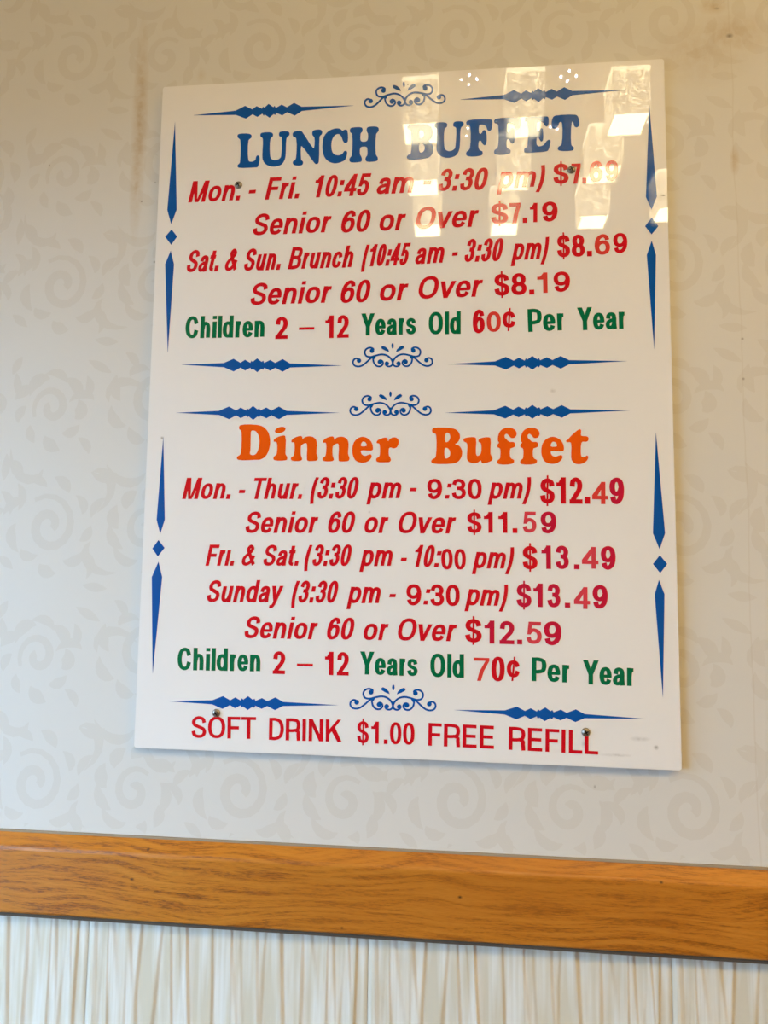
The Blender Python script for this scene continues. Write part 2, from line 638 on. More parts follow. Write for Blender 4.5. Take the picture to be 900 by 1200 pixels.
PAPER = (.755, .752, .738)
v = paper_stains(m_paper, PAPER)
bump(m_paper, noise(m_paper, v, 900, 2, .6), .12, .0004)
m_scroll = mat('wallpaper print', PAPER, .55, .35)
v = paper_stains(m_scroll, (.718, .706, .68))

m_room = mat('cream wall paint', (.62, .54, .42), .8, .2)
m_ceil = mat('ceiling tile', (.62, .56, .47), .9, .1)
m_floor = mat('floor tile', (.20, .13, .08), .5, .4)
m_ground = mat('asphalt', (.09, .09, .09), .9, .1)
m_white = mat('white window frame', (.75, .75, .73), .4)

XL, XR_, YB = -1.15, 4.6, -6.5
wall_back = structure(box('wall_back', XL - .12, XR_ + .12, 0.0, .14, 0, CEIL, m_paper))
structure(box('wall_right', XR_, XR_ + .12, YB, 0, 0, CEIL, m_room))
structure(box('wall_front', XL - .12, XR_ + .12, YB - .12, YB, 0, CEIL, m_room))
structure(box('floor', XL - .12, XR_ + .12, YB - .12, .14, -.12, 0, m_floor))
structure(box('ceiling', XL - .12, XR_ + .12, YB - .12, .14, CEIL, CEIL + .12, m_ceil))
# left wall with its window opening
WY0, WY1, WZ0, WZ1 = -1.75, -.24, .55, 2.06
bm = bmesh.new()
add_box(bm, XL - .12, XL, YB, WY0, 0, CEIL)
add_box(bm, XL - .12, XL, WY1, 0, 0, CEIL)
add_box(bm, XL - .12, XL, WY0, WY1, 0, WZ0)
add_box(bm, XL - .12, XL, WY0, WY1, WZ1, CEIL)
structure(obj_bm('wall_left', bm, m_room))
bm = bmesh.new()
for a, b, c, d in ((WY0, WY1, WZ0, WZ0 + .05), (WY0, WY1, WZ1 - .05, WZ1), (WY0, WY0 + .05, WZ0 + .05, WZ1 - .05), (WY1 - .05, WY1, WZ0 + .05, WZ1 - .05)):
    add_box(bm, XL - .09, XL - .04, a, b, c, d)
win = structure(obj_bm('window_1', bm, m_white))
m_glass = bpy.data.materials.new('window glass')
m_glass.use_nodes = True
g = m_glass.node_tree
g.nodes.remove(g.nodes['Principled BSDF'])
tr = g.nodes.new('ShaderNodeBsdfTransparent')
gl = g.nodes.new('ShaderNodeBsdfGlossy')
gl.inputs['Roughness'].default_value = .02
mx = g.nodes.new('ShaderNodeMixShader')
mx.inputs[0].default_value = .06
g.links.new(tr.outputs[0], mx.inputs[1])
g.links.new(gl.outputs[0], mx.inputs[2])
g.links.new(mx.outputs[0], g.nodes['Material Output'].inputs[0])
box('pane', XL - .067, XL - .061, WY0 + .05, WY1 - .05, WZ0 + .05, WZ1 - .05, m_glass, win)
box('window_sill', XL - .04, XL + .06, WY0 - .03, WY1 + .03, WZ0 - .03, WZ0, m_white, win)
structure(box('ground', -16, XL - .12, -14, 10, -.2, -.14, m_ground))

# ---- wallpaper print: scrolls and leaves, a flat layer on the paper
random.seed(7)


def taper(pts, w0, w1, wm):
    m = len(pts)
    quads = []
    prev = None
    for i in range(m):
        a, b = pts[max(0, i - 1)], pts[min(m - 1, i + 1)]
        tx, ty = b[0] - a[0], b[1] - a[1]
        l = math.hypot(tx, ty) or 1
        t = i / (m - 1)
        ww = (w0 * (1 - t) + w1 * t) + wm * math.sin(math.pi * t)
        cur = ((pts[i][0] - ty / l * ww, pts[i][1] + tx / l * ww), (pts[i][0] + ty / l * ww, pts[i][1] - tx / l * ww))
        if prev:
            quads.append([prev[0], prev[1], cur[1], cur[0]])
        prev = cur
    return quads


def motif():
    """one repeat of the print: two spirals with acanthus leaves, in metres, pitch .25 x .30"""
    qs = []

    def spiral(cx, cy, r0, turns, a0, sgn, w_):
        pts = []
        n = 22
        for i in range(n + 1):
            t = i / n
            r = r0 * (1 - .85 * t)
            a = a0 + sgn * turns * 2 * math.pi * t
            pts.append((cx + r * math.cos(a), cy + r * 1.12 * math.sin(a)))
        qs.extend(taper(pts, w_ * .6, w_ * 1.1, w_ * .5))

    def leaf(x, y, a, l, bend, wd):
        pts = []
        for i in range(8):
            t = i / 7
            aa = a + bend * t
            pts.append((x + l * t * math.cos(aa), y + l * t * math.sin(aa)))
        qs.extend(taper(pts, .0006, .0004, wd))
    spiral(.060, .075, .034, 1.45, 2.2, -1, .0042)
    spiral(.185, .225, .034, 1.45, -1.0, 1, .0042)
    spiral(.180, .070, .024, 1.2, .8, 1, .0038)
    spiral(.055, .220, .024, 1.2, 3.6, -1, .0038)
    for cx, cy, sg in ((.060, .075, 1), (.185, .225, -1), (.18, .07, -1), (.055, .22, 1)):
        n = 9
        for k in range(n):
            a = 2 * math.pi * k / n + .3
            r = .043 if cy in (.075, .225) else .033
            leaf(cx + r * math.cos(a), cy + r * 1.1 * math.sin(a), a + sg * random.uniform(.5, 1.1), random.uniform(.022, .036), sg * random.uniform(.5, 1.2), random.uniform(.005, .008))
    for k in range(10):
        x0, z0, a0 = random.uniform(.0, .24), random.uniform(0, .29), random.uniform(0, 6.28)
        if min(math.hypot(x0 - cx, z0 - cy) for cx, cy in ((.060, .075), (.185, .225), (.18, .07), (.055, .22))) > .045:
            leaf(x0, z0, a0, .05, random.choice((-1, 1)) * random.uniform(1.2, 2.2), .0055)
    for k in range(9):
        leaf(random.uniform(.1, .15), random.uniform(0, .29), random.uniform(0, 6.28), random.uniform(.02, .035), random.uniform(-1.2, 1.2), .005)
        leaf(random.uniform(-.02, .02), random.uniform(0, .29), random.uniform(0, 6.28), random.uniform(.02, .035), random.uniform(-1.2, 1.2), .005)
    return union(qs, 1e-6)


MV, MF = motif()
bm = bmesh.new()
PX, PZ = .245, .30
x_off, z_off = at(808, 950).x - .060, at(808, 950).y - .075
RAIL_TOP = BOARD_Z - .0969
ix = -5
while x_off + ix * PX < 1.15:
    iz = -1
    while z_off + iz * PZ < 2.75:
        ox, oz = x_off + ix * PX, z_off + iz * PZ
        if ox > XL + .05:
            vv = [bm.verts.new((q.x + ox, -.00012, q.y + oz)) for q in MV]
            for f in MF:
                if all(vv[i].co.z > RAIL_TOP for i in f):
                    bm.faces.new([vv[i] for i in f])
        iz += 1
    ix += 1
bmesh.ops.delete(bm, geom=[q for q in bm.verts if not q.link_faces], context='VERTS')
for f in bm.faces:
    if f.normal.y > 0:
        f.normal_flip()
o = obj_bm('scroll_print', bm, m_scroll, wall_back)
o['kind'] = 'stuff'

# ---- oak chair rail
m_oak = mat('varnished oak', (.5, .24, .05), .30, .5, 0, .0)
bsdf(m_oak).inputs['Coat Roughness'].default_value = .22
v = coords(m_oak)
warp = noise(m_oak, v, 2.6, 2, .45, vscale=(1.3, 1, 3.4))
sep = N(m_oak, 'ShaderNodeSeparateXYZ')
L(m_oak, v, sep.inputs[0])
zz = math_n(m_oak, 'ADD', math_n(m_oak, 'MULTIPLY', sep.outputs[2], 1.0), math_n(m_oak, 'MULTIPLY', warp, .085))
cmb = N(m_oak, 'ShaderNodeCombineXYZ')
L(m_oak, math_n(m_oak, 'MULTIPLY', sep.outputs[0], .05), cmb.inputs[0])
L(m_oak, zz, cmb.inputs[2])
rings = noise(m_oak, cmb.outputs[0], 190, 2, .55)
pores = noise(m_oak, v, 60, 3, .7, vscale=(1.6, 20, 13))
c = ramp(m_oak, rings, [(.32, (.40, .125, .008)), (.46, (.56, .20, .018)), (.65, (.64, .26, .034))])
rr = ramp(m_oak, math_n(m_oak, 'MULTIPLY', ramp(m_oak, rings, [(.40, 1.0), (.54, .18)]), ramp(m_oak, pores, [(.46, 0.0), (.58, 1.0)])), [(0, 0.0), (1, 1.0)])
c = mix_n(m_oak, math_n(m_oak, 'MULTIPLY', rr, .85), c, (.17, .058, .010))
blot = noise(m_oak, v, 3.5, 2, .5, vscale=(1, 1, 2))
c = mix_n(m_oak, ramp(m_oak, blot, [(.35, 0.0), (.7, .55)]), c, (.50, .17, .018))
msk = []
for px, py, rr_ in ((155, 1030, .003), (172, 997, .0025), (539, 1051, .003), (775, 1034, .0025), (401, 1087, .002)):
    p = at(px, py, -.016)
    msk.append(spot(m_oak, sep.outputs[0], sep.outputs[2], p.x, p.y, rr_, rr_ * .7, 1.3))
s = msk[0]
for q in msk[1:]:
    s = math_n(m_oak, 'MAXIMUM', s, q)
c = mix_n(m_oak, math_n(m_oak, 'MULTIPLY', s, .85), c, (.05, .02, .008))
L(m_oak, c, bsdf(m_oak).inputs['Base Color'])
bump(m_oak, rr, .25, -.0006)
# profile (y, z from the rail's top): back, small top cove, nose, face, undercut
RT = RAIL_TOP
prof = [(.0, .0), (-.004, -.0008), (-.0118, -.0085), (-.0132, -.0098), (-.0146, -.0108), (-.0157, -.0121), (-.0164, -.0136), (-.0168, -.0155), (-.0168, -.0815), (-.0164, -.0828), (-.0150, -.0842), (-.0125, -.0850), (0, -.0850)]
bm = bmesh.new()
nx = 2
rows = []
for x in (XL, XR_):
    rows.append([bm.verts.new((x, a, RT + b)) for a, b in prof])
for i in range(len(prof) - 1):
    bm.faces.new([rows[0][i], rows[0][i + 1], rows[1][i + 1], rows[1][i]])
bm.faces.new(rows[0][::-1])
bm.faces.new(rows[1])
bmesh.ops.recalc_face_normals(bm, faces=bm.faces)
rail = structure(obj_bm('trim_1', bm, m_oak, smooth=False))
for p in rail.data.polygons:
    p.use_smooth = False
# shadow line under the rail painted in as a dark strip; caulk bead above
m_rail_shade = mat('rail shade strip', (.10, .085, .07), .8, .2)
box('caulk_shade_strip', XL, XR_, -.0135, -.0005, RT - .0885, RT - .0850, m_rail_shade, rail)
m_caulk = mat('old caulk', (.36, .30, .23), .8, .2)
box('caulk_shade_strip', XL, XR_, -.0035, -.0002, RT - .0006, RT + .0012, m_caulk, rail)

# ---- pleated wainscot panels under the rail
m_pleat = mat('pleated white panel', (.78, .78, .74), .38, .5)
v = coords(m_pleat)
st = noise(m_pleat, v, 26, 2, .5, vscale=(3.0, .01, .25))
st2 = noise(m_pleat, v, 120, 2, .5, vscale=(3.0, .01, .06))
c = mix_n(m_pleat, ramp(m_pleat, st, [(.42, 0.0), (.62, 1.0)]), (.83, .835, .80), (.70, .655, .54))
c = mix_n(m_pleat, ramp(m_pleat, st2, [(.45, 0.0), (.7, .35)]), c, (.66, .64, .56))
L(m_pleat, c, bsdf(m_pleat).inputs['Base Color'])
PW, PH_ = .318, 1.06
random.seed(21)
rib = []
x = -.03
while x < PW + .03:
    rib.append((x, random.uniform(.016, .034), random.uniform(-.06, .06) if random.random() < .5 else random.uniform(-.25, .05), random.uniform(.004, .012), random.uniform(4, 8), random.uniform(0, 6.28), random.uniform(.55, 1.0)))
    x += random.uniform(.009, .018)


def pleat_h(x, z):
    h = 0.0
    for x0, wd, sl, am, fr, ph, hg in rib:
        # slant folds repeat every 0.3 m of height so they stay in the panel
        zz = ((z + .15) % .30) - .15
        cx = x0 + sl * zz * (1 if sl > -.06 else 1) + am * math.sin(fr * z + ph)
        for sh in (-PW, 0, PW):
            t = (x - cx - sh) / wd
            if 0 < t < 1:
                p = (t / .78) ** 1.2 if t < .78 else .5 + .5 * math.cos(math.pi * (t - .78) / .22)
                h += (p * hg) ** 7
    h = h ** (1 / 7)
    e = min(x, PW - x)
    if e < .004:
        h *= e / .004
    return h * .0019


nxg, nzg = 420, 44
bm = bmesh.new()
grid = []
for j in range(nzg + 1):
    # fine rows near the top, where it shows
    tz = j / nzg
    z = -PH_ * tz ** 1.5
    grid.append([bm.verts.new((PW * i / nxg, -.0015 - pleat_h(PW * i / nxg, z), z)) for i in range(nxg + 1)])
for j in range(nzg):
    for i in range(nxg):
        bm.faces.new([grid[j][i], grid[j + 1][i], grid[j + 1][i + 1], grid[j][i + 1]])
seam = at(432, 1102, 0).x
pm = None
k0 = math.floor((seam - XL) / (PW + .0005))
wains = None
k = -k0
while seam + k * (PW + .0005) + PW < 1.6:
    xx = seam + k * (PW + .0005)
    if xx > XL:
        if pm is None:
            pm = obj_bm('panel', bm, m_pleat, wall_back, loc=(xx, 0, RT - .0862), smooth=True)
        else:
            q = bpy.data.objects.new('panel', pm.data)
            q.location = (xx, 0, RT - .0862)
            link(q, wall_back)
    k += 1
structure(box('baseboard_back', XL, XR_, -.016, 0, 0, .10, m_oak))

# ================================================================== THE MENU BOARD
m_board = mat('glossy white acrylic', (.83, .83, .84), .012, .5)
v = coords(m_board)
sm = noise(m_board, v, 7, 4, .6)
c = mix_n(m_board, ramp(m_board, sm, [(.5, 0.0), (.8, .12)]), (.93, .93, .945), (.85, .83, .80))
sepb = N(m_board, 'ShaderNodeSeparateXYZ')
L(m_board, v, sepb.inputs[0])
board = empty('menu_board', (0, 0, 0), 'glossy white buffet price board with colored lettering, screwed to wallpaper', 'sign')
sf = noise(m_board, v, 260, 4, .7)
msk = []
for px, py, rx, rz, k in ((777, 229, .0032, .0012, 1.6), (750, 866, .012, .003, .25), (769, 876, .003, .003, .6), (722, 885, .02, .002, .25), (560, 74, .012, .0012, .9), (648, 458, .004, .003, .25),
                          (478, 99, .0012, .0012, 1.0), (190, 513, .0025, .002, .8), (433, 600, .002, .002, .3), (685, 872, .004, .006, .35), (514, 709, .0025, .002, .4)):
    p = at(px, py, FACE_Y)
    msk.append(spot(m_board, sepb.outputs[0], sepb.outputs[2], p.x, p.y, rx, rz, k))
s = msk[0]
for q in msk[1:]:
    s = math_n(m_board, 'MAXIMUM', s, q)
s = math_n(m_board, 'MULTIPLY', s, ramp(m_board, sf, [(.35, .3), (.55, 1.0)]))
c = mix_n(m_board, math_n(m_board, 'MINIMUM', s, .85), c, (.06, .05, .04))
L(m_board, c, bsdf(m_board).inputs['Base Color'])
bump(m_board, noise(m_board, v, 5.5, 1, .4), .02, .01)

# the board follows the four corners read off the photograph (it hangs a trace out of square)
cor = [at(157, 876, FACE_Y), at(799, 903, FACE_Y), at(778, 69, FACE_Y), at(191, 102, FACE_Y)]
bm = bmesh.new()
fr = []
for i, p in enumerate(cor):
    a, b = cor[i - 1], cor[(i + 1) % 4]
    d0, d1 = (a - p).normalized(), (b - p).normalized()
    for k in range(4):
        t = k / 3
        q = p + d0 * (.0022 * (1 - t)) * (1 - t * .3) + d1 * (.0022 * t) * (1 - (1 - t) * .3)
        fr.append(q)
fv = [bm.verts.new((q.x, FACE_Y, q.y)) for q in fr]
f = bm.faces.new(fv)
ex = bmesh.ops.extrude_face_region(bm, geom=[f])
for g_ in ex['geom']:
    if isinstance(g_, bmesh.types.BMVert):
        g_.co.y += .0045
bmesh.ops.recalc_face_normals(bm, faces=bm.faces)
obj_bm('acrylic_sheet', bm, m_board, board)


def vinyl(name, col, rough=.04, spec=.38):
    m = mat(name, col, rough, spec)
    v = coords(m)
    n_ = noise(m, v, 45, 3, .6)
    c_ = mix_n(m, ramp(m, n_, [(.4, 0.0), (.75, .22)]), col, tuple(min(1, q * 1.15 + .01) for q in col))
    L(m, c_, bsdf(m).inputs['Base Color'])
    return m


RED = vinyl('red vinyl', (.68, .006, .018))
ROSE = vinyl('crimson vinyl', (.60, .010, .05))
FADE = vinyl('faded red vinyl', (.76, .055, .045))
PINK = vinyl('faded rose vinyl', (.74, .06, .09))
BLUE = vinyl('blue vinyl', (.002, .10, .44))
GREEN = vinyl('green vinyl', (.0, .17, .07))
ORANGE = vinyl('orange vinyl', (.95, .12, .004))
IT = dict(slant=.20, hw=.095, hh=.078)
PR = dict(slant=0, hw=.108, hh=.085)
DG = dict(slant=0, hw=.097, hh=.082)
CN = dict(slant=0, hw=.106, hh=.078)
SD = dict(slant=0, hw=.088, hh=.07)

LINES = [
    # lunch
    ('Mon.', 220.4, 237.1, 281.4, 234.6, 24.6, RED, IT), ('-', 291.2, 233.5, 299.9, 233, 25, RED, IT), ('Fri.', 310.3, 233.9, 350.7, 232.2, 25.6, RED, IT),
    ('10:45', 369, 231.3, 434.9, 228.6, 25.6, RED, IT), ('am', 441.3, 227.4, 484.6, 226, 25.6, RED, IT), ('-', 496, 222.6, 505.2, 222.4, 25, RED, IT),
    ('3:30', 513.9, 223.9, 571.7, 222.2, 26, RED, IT), ('pm)', 582.1, 220.8, 639, 218.6, 25.6, RED, IT),
    ('$', 648.5, 215.6, 666.4, 215.0, 23.6, RED, PR), ('7.', 669.3, 215.2, 687.2, 214.8, 23.4, RED, PR), ('6', 690.8, 213.4, 706, 213.0, 24.6, FADE, DG), ('9', 709.5, 212.4, 724.6, 212, 24.4, RED, DG),
    ('Senior', 296.3, 275.9, 388.4, 271.8, 25.3, RED, IT), ('60', 399.8, 272.8, 434.4, 271.2, 25.8, RED, IT), ('or', 444.6, 270.6, 475.8, 269.4, 25.5, RED, IT), ('Over', 487.6, 268.6, 561.5, 265.2, 26, RED, IT),
    ('$', 575.4, 262.6, 595.4, 262, 24.2, RED, PR), ('7.', 597.3, 262, 617.8, 261, 24, RED, PR), ('1', 620.8, 260.4, 629.6, 260.2, 22.6, RED, PR), ('9', 635.4, 259.8, 653.5, 259.2, 23.4, RED, PR),
    ('Sat.', 218.7, 318.9, 256.2, 317.8, 25.8, RED, IT), ('&', 263.4, 317.6, 277.9, 317.2, 26, RED, IT), ('Sun.', 286, 317.4, 329, 316, 26, RED, IT), ('Brunch', 337.1, 315.4, 414, 313.2, 25.6, RED, IT),
    ('(10:45', 422.9, 312.4, 481.4, 310.4, 25.8, RED, IT), ('am', 486.5, 309.6, 521, 308, 25.4, RED, IT), ('-', 530, 306.5, 537, 306, 25, RED, IT), ('3:30', 544.4, 307, 590, 305.8, 27, RED, IT), ('pm)', 598.4, 304.9, 644, 303.2, 26, RED, IT),
    ('$8.', 653, 301.6, 693.8, 300.2, 26, RED, PR), ('6', 697, 298.6, 715, 298.1, 24, FADE, DG), ('9', 719, 297, 735.5, 296.4, 23.8, RED, DG),
    ('Senior', 293.5, 357.6, 388.8, 354.4, 26, RED, IT), ('60', 399.2, 355.2, 434.3, 353.8, 26.4, RED, IT), ('or', 445.1, 352.7, 478.9, 351.4, 26, RED, IT), ('Over', 490.6, 350.4, 566.5, 347.2, 26.4, RED, IT),
    ('$8.', 579.5, 346.8, 626.2, 344.9, 25.6, RED, PR), ('1', 629.8, 343.4, 641.8, 343, 23.8, FADE, DG), ('9', 648.9, 342.2, 668.2, 341.6, 23.8, RED, DG),
    ('Children', 216.9, 396.4, 309.6, 394.9, 25.8, GREEN, CN), ('2', 322.5, 397.2, 336.9, 396.9, 25.8, RED, CN), ('_', 350.1, 394.4, 368.1, 394.0, 24, RED, dict(slant=0, hw=.09, hh=.07)), ('12', 381, 396.3, 408.6, 395.5, 26.4, RED, CN),
    ('Years', 423, 393.2, 487.4, 391.6, 25.8, GREEN, CN), ('Old', 502.4, 392, 539.9, 391.1, 26.4, GREEN, CN), ('6', 554, 390.6, 568.1, 390.2, 27.6, RED, CN), ('0', 570.5, 389.1, 587, 388.6, 23.8, FADE, DG), ('%', 589.3, 387.4, 604.3, 386.8, 25.4, RED, DG),
    ('Per', 619.1, 389, 661.1, 386.8, 26.8, GREEN, CN), ('Year', 677, 387, 732.5, 385, 26.6, GREEN, CN),
    # dinner
    ('Mon.', 213.4, 584.8, 270.1, 584.8, 25, RED, IT), ('-', 279.4, 584.6, 287.2, 584.6, 25, RED, IT), ('Thur.', 297.1, 584.8, 354.1, 584.8, 25, RED, IT), ('(3:30', 363.4, 584.5, 420.1, 584.5, 25.6, RED, IT), ('pm', 429.4, 584.3, 470.2, 584.3, 25.6, RED, IT),
    ('-', 479.9, 582.4, 488.2, 582.4, 25, RED, IT), ('9', 500.6, 585.1, 518, 585.1, 24, RED, DG), (':', 522.3, 584.4, 528.5, 584.4, 24, RED, IT), ('30', 529.4, 585, 564.5, 585.1, 24, RED, DG), ('pm)', 571.4, 584.6, 622.4, 584.8, 26, RED, IT),
    ('$', 632.9, 590.0, 650, 590.3, 29.6, RED, PR), ('12.', 652, 590.2, 691.6, 590.5, 31, RED, PR), ('4', 694, 590.5, 712.4, 590.8, 26, FADE, DG), ('9', 714.5, 590.9, 731.6, 591, 31.4, ROSE, PR),
    ('Senior', 287.6, 624.6, 372.9, 624.6, 25.3, RED, IT), ('60', 384.3, 624.7, 416, 624.7, 25.4, RED, IT), ('or', 427, 624.6, 455.3, 624.8, 25.4, RED, IT), ('Over', 467, 625, 534.6, 625.2, 25.6, RED, IT),
    ('$', 547.4, 624.6, 564.4, 624.6, 24.4, RED, PR), ('11.', 567, 624.4, 606.2, 624.6, 24.6, RED, PR), ('5', 612.6, 624.0, 628.6, 624.2, 24.4, PINK, DG), ('9', 633.6, 625, 652, 625.2, 25.6, ROSE, PR),
    ('Frj.', 240.6, 663, 274.4, 663, 24.8, RED, IT), ('&', 283.3, 663, 298.9, 663, 24.8, RED, IT), ('Sat.', 308.6, 663, 350, 663, 24.8, RED, IT), ('(', 356.4, 663.3, 365.8, 663.3, 25, RED, IT), ('3:30', 366.1, 663.3, 412, 663.4, 25.4, RED, IT), ('pm', 421.1, 663.4, 460, 663.6, 25.4, RED, IT),
    ('-', 469.4, 664.2, 476.9, 664.3, 25, RED, IT), ('10', 486.1, 664.2, 509.2, 664.6, 25.8, RED, IT), (':', 510, 664.6, 515.8, 664.8, 25.6, RED, IT), ('00', 517, 667.2, 545.8, 667.6, 24.2, RED, DG), ('pm)', 553, 665.8, 602.2, 667, 26, RED, IT),
    ('$', 612.5, 667.2, 630, 667.4, 27.6, RED, PR), ('13', 634.7, 666.7, 666.7, 667, 27.6, ROSE, PR), ('.', 672.5, 667, 679.4, 667.2, 27, ROSE, PR), ('4', 682, 666.2, 701.4, 666.6, 25.6, PINK, DG), ('9', 704.4, 667.6, 721.7, 667.8, 27.8, ROSE, PR),
    ('Sunday', 242.6, 705.7, 332.2, 705.9, 26, RED, IT), ('(3:30', 341.2, 706.2, 396.2, 706.6, 26, RED, IT), ('pm', 406, 706.8, 446, 707.2, 26, RED, IT), ('-', 456, 706.6, 463.9, 706.7, 25, RED, IT),
    ('9', 476.1, 709.4, 493.6, 709.7, 25, RED, DG), (':', 497, 708.4, 503.3, 708.6, 24.6, RED, IT), ('30', 504.2, 709.8, 538.6, 710.4, 25.2, RED, DG), ('pm)', 544.4, 709.2, 595, 710.8, 26, RED, IT),
    ('$', 605.3, 711.4, 622.8, 711.8, 27.6, ROSE, PR), ('13', 625, 711.2, 656.7, 712, 27.6, ROSE, PR), ('.', 661.7, 712, 668.4, 712.2, 27, ROSE, PR), ('4', 672.8, 713.2, 691.4, 713.8, 25.6, PINK, DG), ('9', 694.4, 713, 712.2, 713.6, 27.8, ROSE, PR),
    ('Senior', 286.5, 747.9, 372.3, 749.3, 26, RED, IT), ('60', 383.1, 749.4, 415.2, 749.8, 26, RED, IT), ('or', 426, 750, 455.5, 750.4, 26, RED, IT), ('Over', 466.3, 750.6, 535.7, 751.6, 26.4, RED, IT),
    ('$', 544.9, 752.6, 564.4, 753.2, 27.6, RED, PR), ('12', 567.6, 754, 602.7, 755, 27, ROSE, PR), ('.', 605.6, 755, 612.4, 755.2, 26, ROSE, PR), ('5', 616.9, 754.2, 634.7, 754.8, 25.8, PINK, DG), ('9', 637.2, 755.8, 657.8, 756.6, 28, ROSE, PR),
    ('Children', 207.8, 785.2, 304.9, 787, 26.6, GREEN, CN), ('2', 319.5, 789.6, 333.8, 790, 26.6, RED, CN), ('_', 347.8, 788.4, 366.5, 788.8, 24, RED, dict(slant=0, hw=.09, hh=.07)), ('12', 380.5, 791, 408.5, 791.7, 27.4, RED, CN),
    ('Years', 421.5, 790.2, 489.3, 792.4, 27, GREEN, CN), ('Old', 504.2, 793.4, 543.7, 794.4, 27.8, GREEN, CN), ('7', 555, 797.6, 573.3, 798.2, 27, FADE, dict(slant=0, hw=.085, hh=.065)), ('0', 575.8, 798.2, 591.3, 798.8, 29, RED, CN), ('%', 593.8, 797, 609, 797.6, 27, RED, DG),
    ('Per', 623, 798, 667, 800, 27.8, GREEN, CN), ('Year', 683, 801.6, 742.5, 804, 28.4, GREEN, CN),
    ('SOFT', 224.2, 864.6, 299.7, 866, 25.6, RED, SD), ('DRINK', 315, 867, 400.3, 869.6, 26, RED, SD), ('$1.00', 418.3, 870.6, 485.6, 873, 25.8, RED, SD), ('FREE', 501.7, 873.8, 578.8, 877.6, 26.8, RED, SD), ('REFILL', 596, 878.6, 701, 884.4, 27.2, RED, SD),
]
for s_, xl, yl, xr, yr, cap, m_, st_ in LINES:
    nm = 'word' if any(ch.isalpha() for ch in s_) else ('dash' if s_ in '-_' else ('price' if '$' in s_ else 'number'))
    o = text(nm, s_, xl, yl, xr, yr, cap, m_, board, **st_)
    if m_ in (FADE, PINK):
        o['label'] = 'paler, faded red replacement digit'

# ---- the two headings, cut letter by letter
def pts(s_, sx, ox, oy, dx=0, dy=0):
    vals = [float(q) for q in s_.replace('(', ' ').replace(')', ' ').replace(',', ' ').split()]
    return [(ox + (vals[i] + dx) / sx, oy + (vals[i + 1] + dy) / sx) for i in range(0, len(vals), 2)]


def letter(outer, holes, material, sx, ox, oy, dx=0, dy=0, fit=None):
    P = [pts(q, sx, ox, oy, dx, dy) for q in [outer] + holes]
    if fit:
        x0, x1 = min(p[0] for p in P[0]), max(p[0] for p in P[0])
        y0, y1 = min(p[1] for p in P[0]), max(p[1] for p in P[0])
        P = [[(fit[0] + (a - x0) / (x1 - x0) * (fit[2] - fit[0]), fit[1] + (b - y0) / (y1 - y0) * (fit[3] - fit[1])) for a, b in l] for l in P]
    return shape_px('heading_letter', P[0], P[1:], material, board)


gL = '42,92 50,85 112,84 123,92 123,104 112,114 106,122 105,235 112,246 132,246 146,236 150,220 158,210 167,213 171,225 166,262 158,278 140,280 52,282 43,278 42,268 52,258 56,250 58,122 54,114 43,105'
gU = '176,86 184,78 240,76 249,84 248,98 240,106 234,114 232,205 238,228 256,238 280,234 294,222 298,205 302,110 298,102 286,96 285,82 292,72 336,70 346,78 344,92 334,100 328,112 324,200 318,235 300,262 270,274 235,274 205,260 190,238 187,210 190,115 186,106 176,98'
gN = '365,82 374,72 410,66 422,74 486,168 490,165 492,105 486,97 480,90 481,70 492,62 528,60 538,70 535,86 526,94 522,105 518,245 512,258 500,260 490,252 418,155 414,158 414,225 416,238 425,246 424,260 414,268 374,266 365,256 368,244 378,238 384,225 386,115 380,104 367,98'
gC = '686,68 688,125 682,134 668,136 658,122 650,100 638,86 622,86 606,98 594,125 592,165 600,195 618,208 642,208 658,198 666,186 678,184 684,192 682,208 672,235 645,250 610,256 575,245 550,218 540,180 540,140 548,100 570,72 600,56 630,52 648,58 656,66 668,60 680,60'
gH = '700,62 704,52 712,48 766,46 774,54 772,70 764,80 762,90 762,118 768,128 795,128 804,118 806,84 802,76 798,66 800,50 808,44 856,42 868,50 868,66 860,76 854,86 852,200 856,212 863,222 862,238 852,244 800,246 792,238 793,222 800,212 802,205 802,172 796,160 768,160 760,170 760,205 766,216 770,228 768,244 758,248 706,250 698,242 698,228 708,216 712,205 714,90 710,80 702,74'
for q in (gL, gU, gN, gC, gH):
    letter(q, [], BLUE, 5.0, 270, 140)
letter(gU, [], BLUE, 5.0, 270, 140, fit=(509.3, 142.4, 543.4, 184.4))
SB = 900 / 220
gB = '30,76 38,68 110,64 138,72 150,92 148,122 134,140 130,144 146,154 154,176 150,204 134,222 110,228 38,232 28,224 32,212 44,206 48,198 50,100 46,90 34,86'
letter(gB, ['88,92 100,92 110,102 110,118 100,130 90,130', '88,156 102,156 112,168 112,186 102,198 90,198'], BLUE, SB, 470, 130)
gF = '312,56 320,46 420,40 436,44 438,60 434,86 424,96 414,90 408,74 396,66 378,66 374,74 374,104 380,110 388,104 392,94 402,92 408,100 408,158 400,164 390,156 384,144 376,142 372,150 372,178 378,188 390,194 390,208 380,214 320,216 312,208 314,196 324,188 330,178 332,78 328,70 316,66'
letter(gF, [], BLUE, SB, 470, 130)
letter(gF, [], BLUE, SB, 470, 130, 134, -8)
gE = '590,182 600,176 606,165 608,62 604,52 594,46 594,36 602,30 692,26 704,28 708,40 706,66 698,74 688,68 682,56 668,50 654,52 650,58 650,92 656,98 664,92 668,84 678,84 680,92 680,140 672,146 664,136 658,126 652,128 650,134 650,158 656,168 672,168 686,160 698,144 708,138 716,142 714,162 704,190 690,194 602,200 592,198'
letter(gE, [], BLUE, SB, 470, 130)
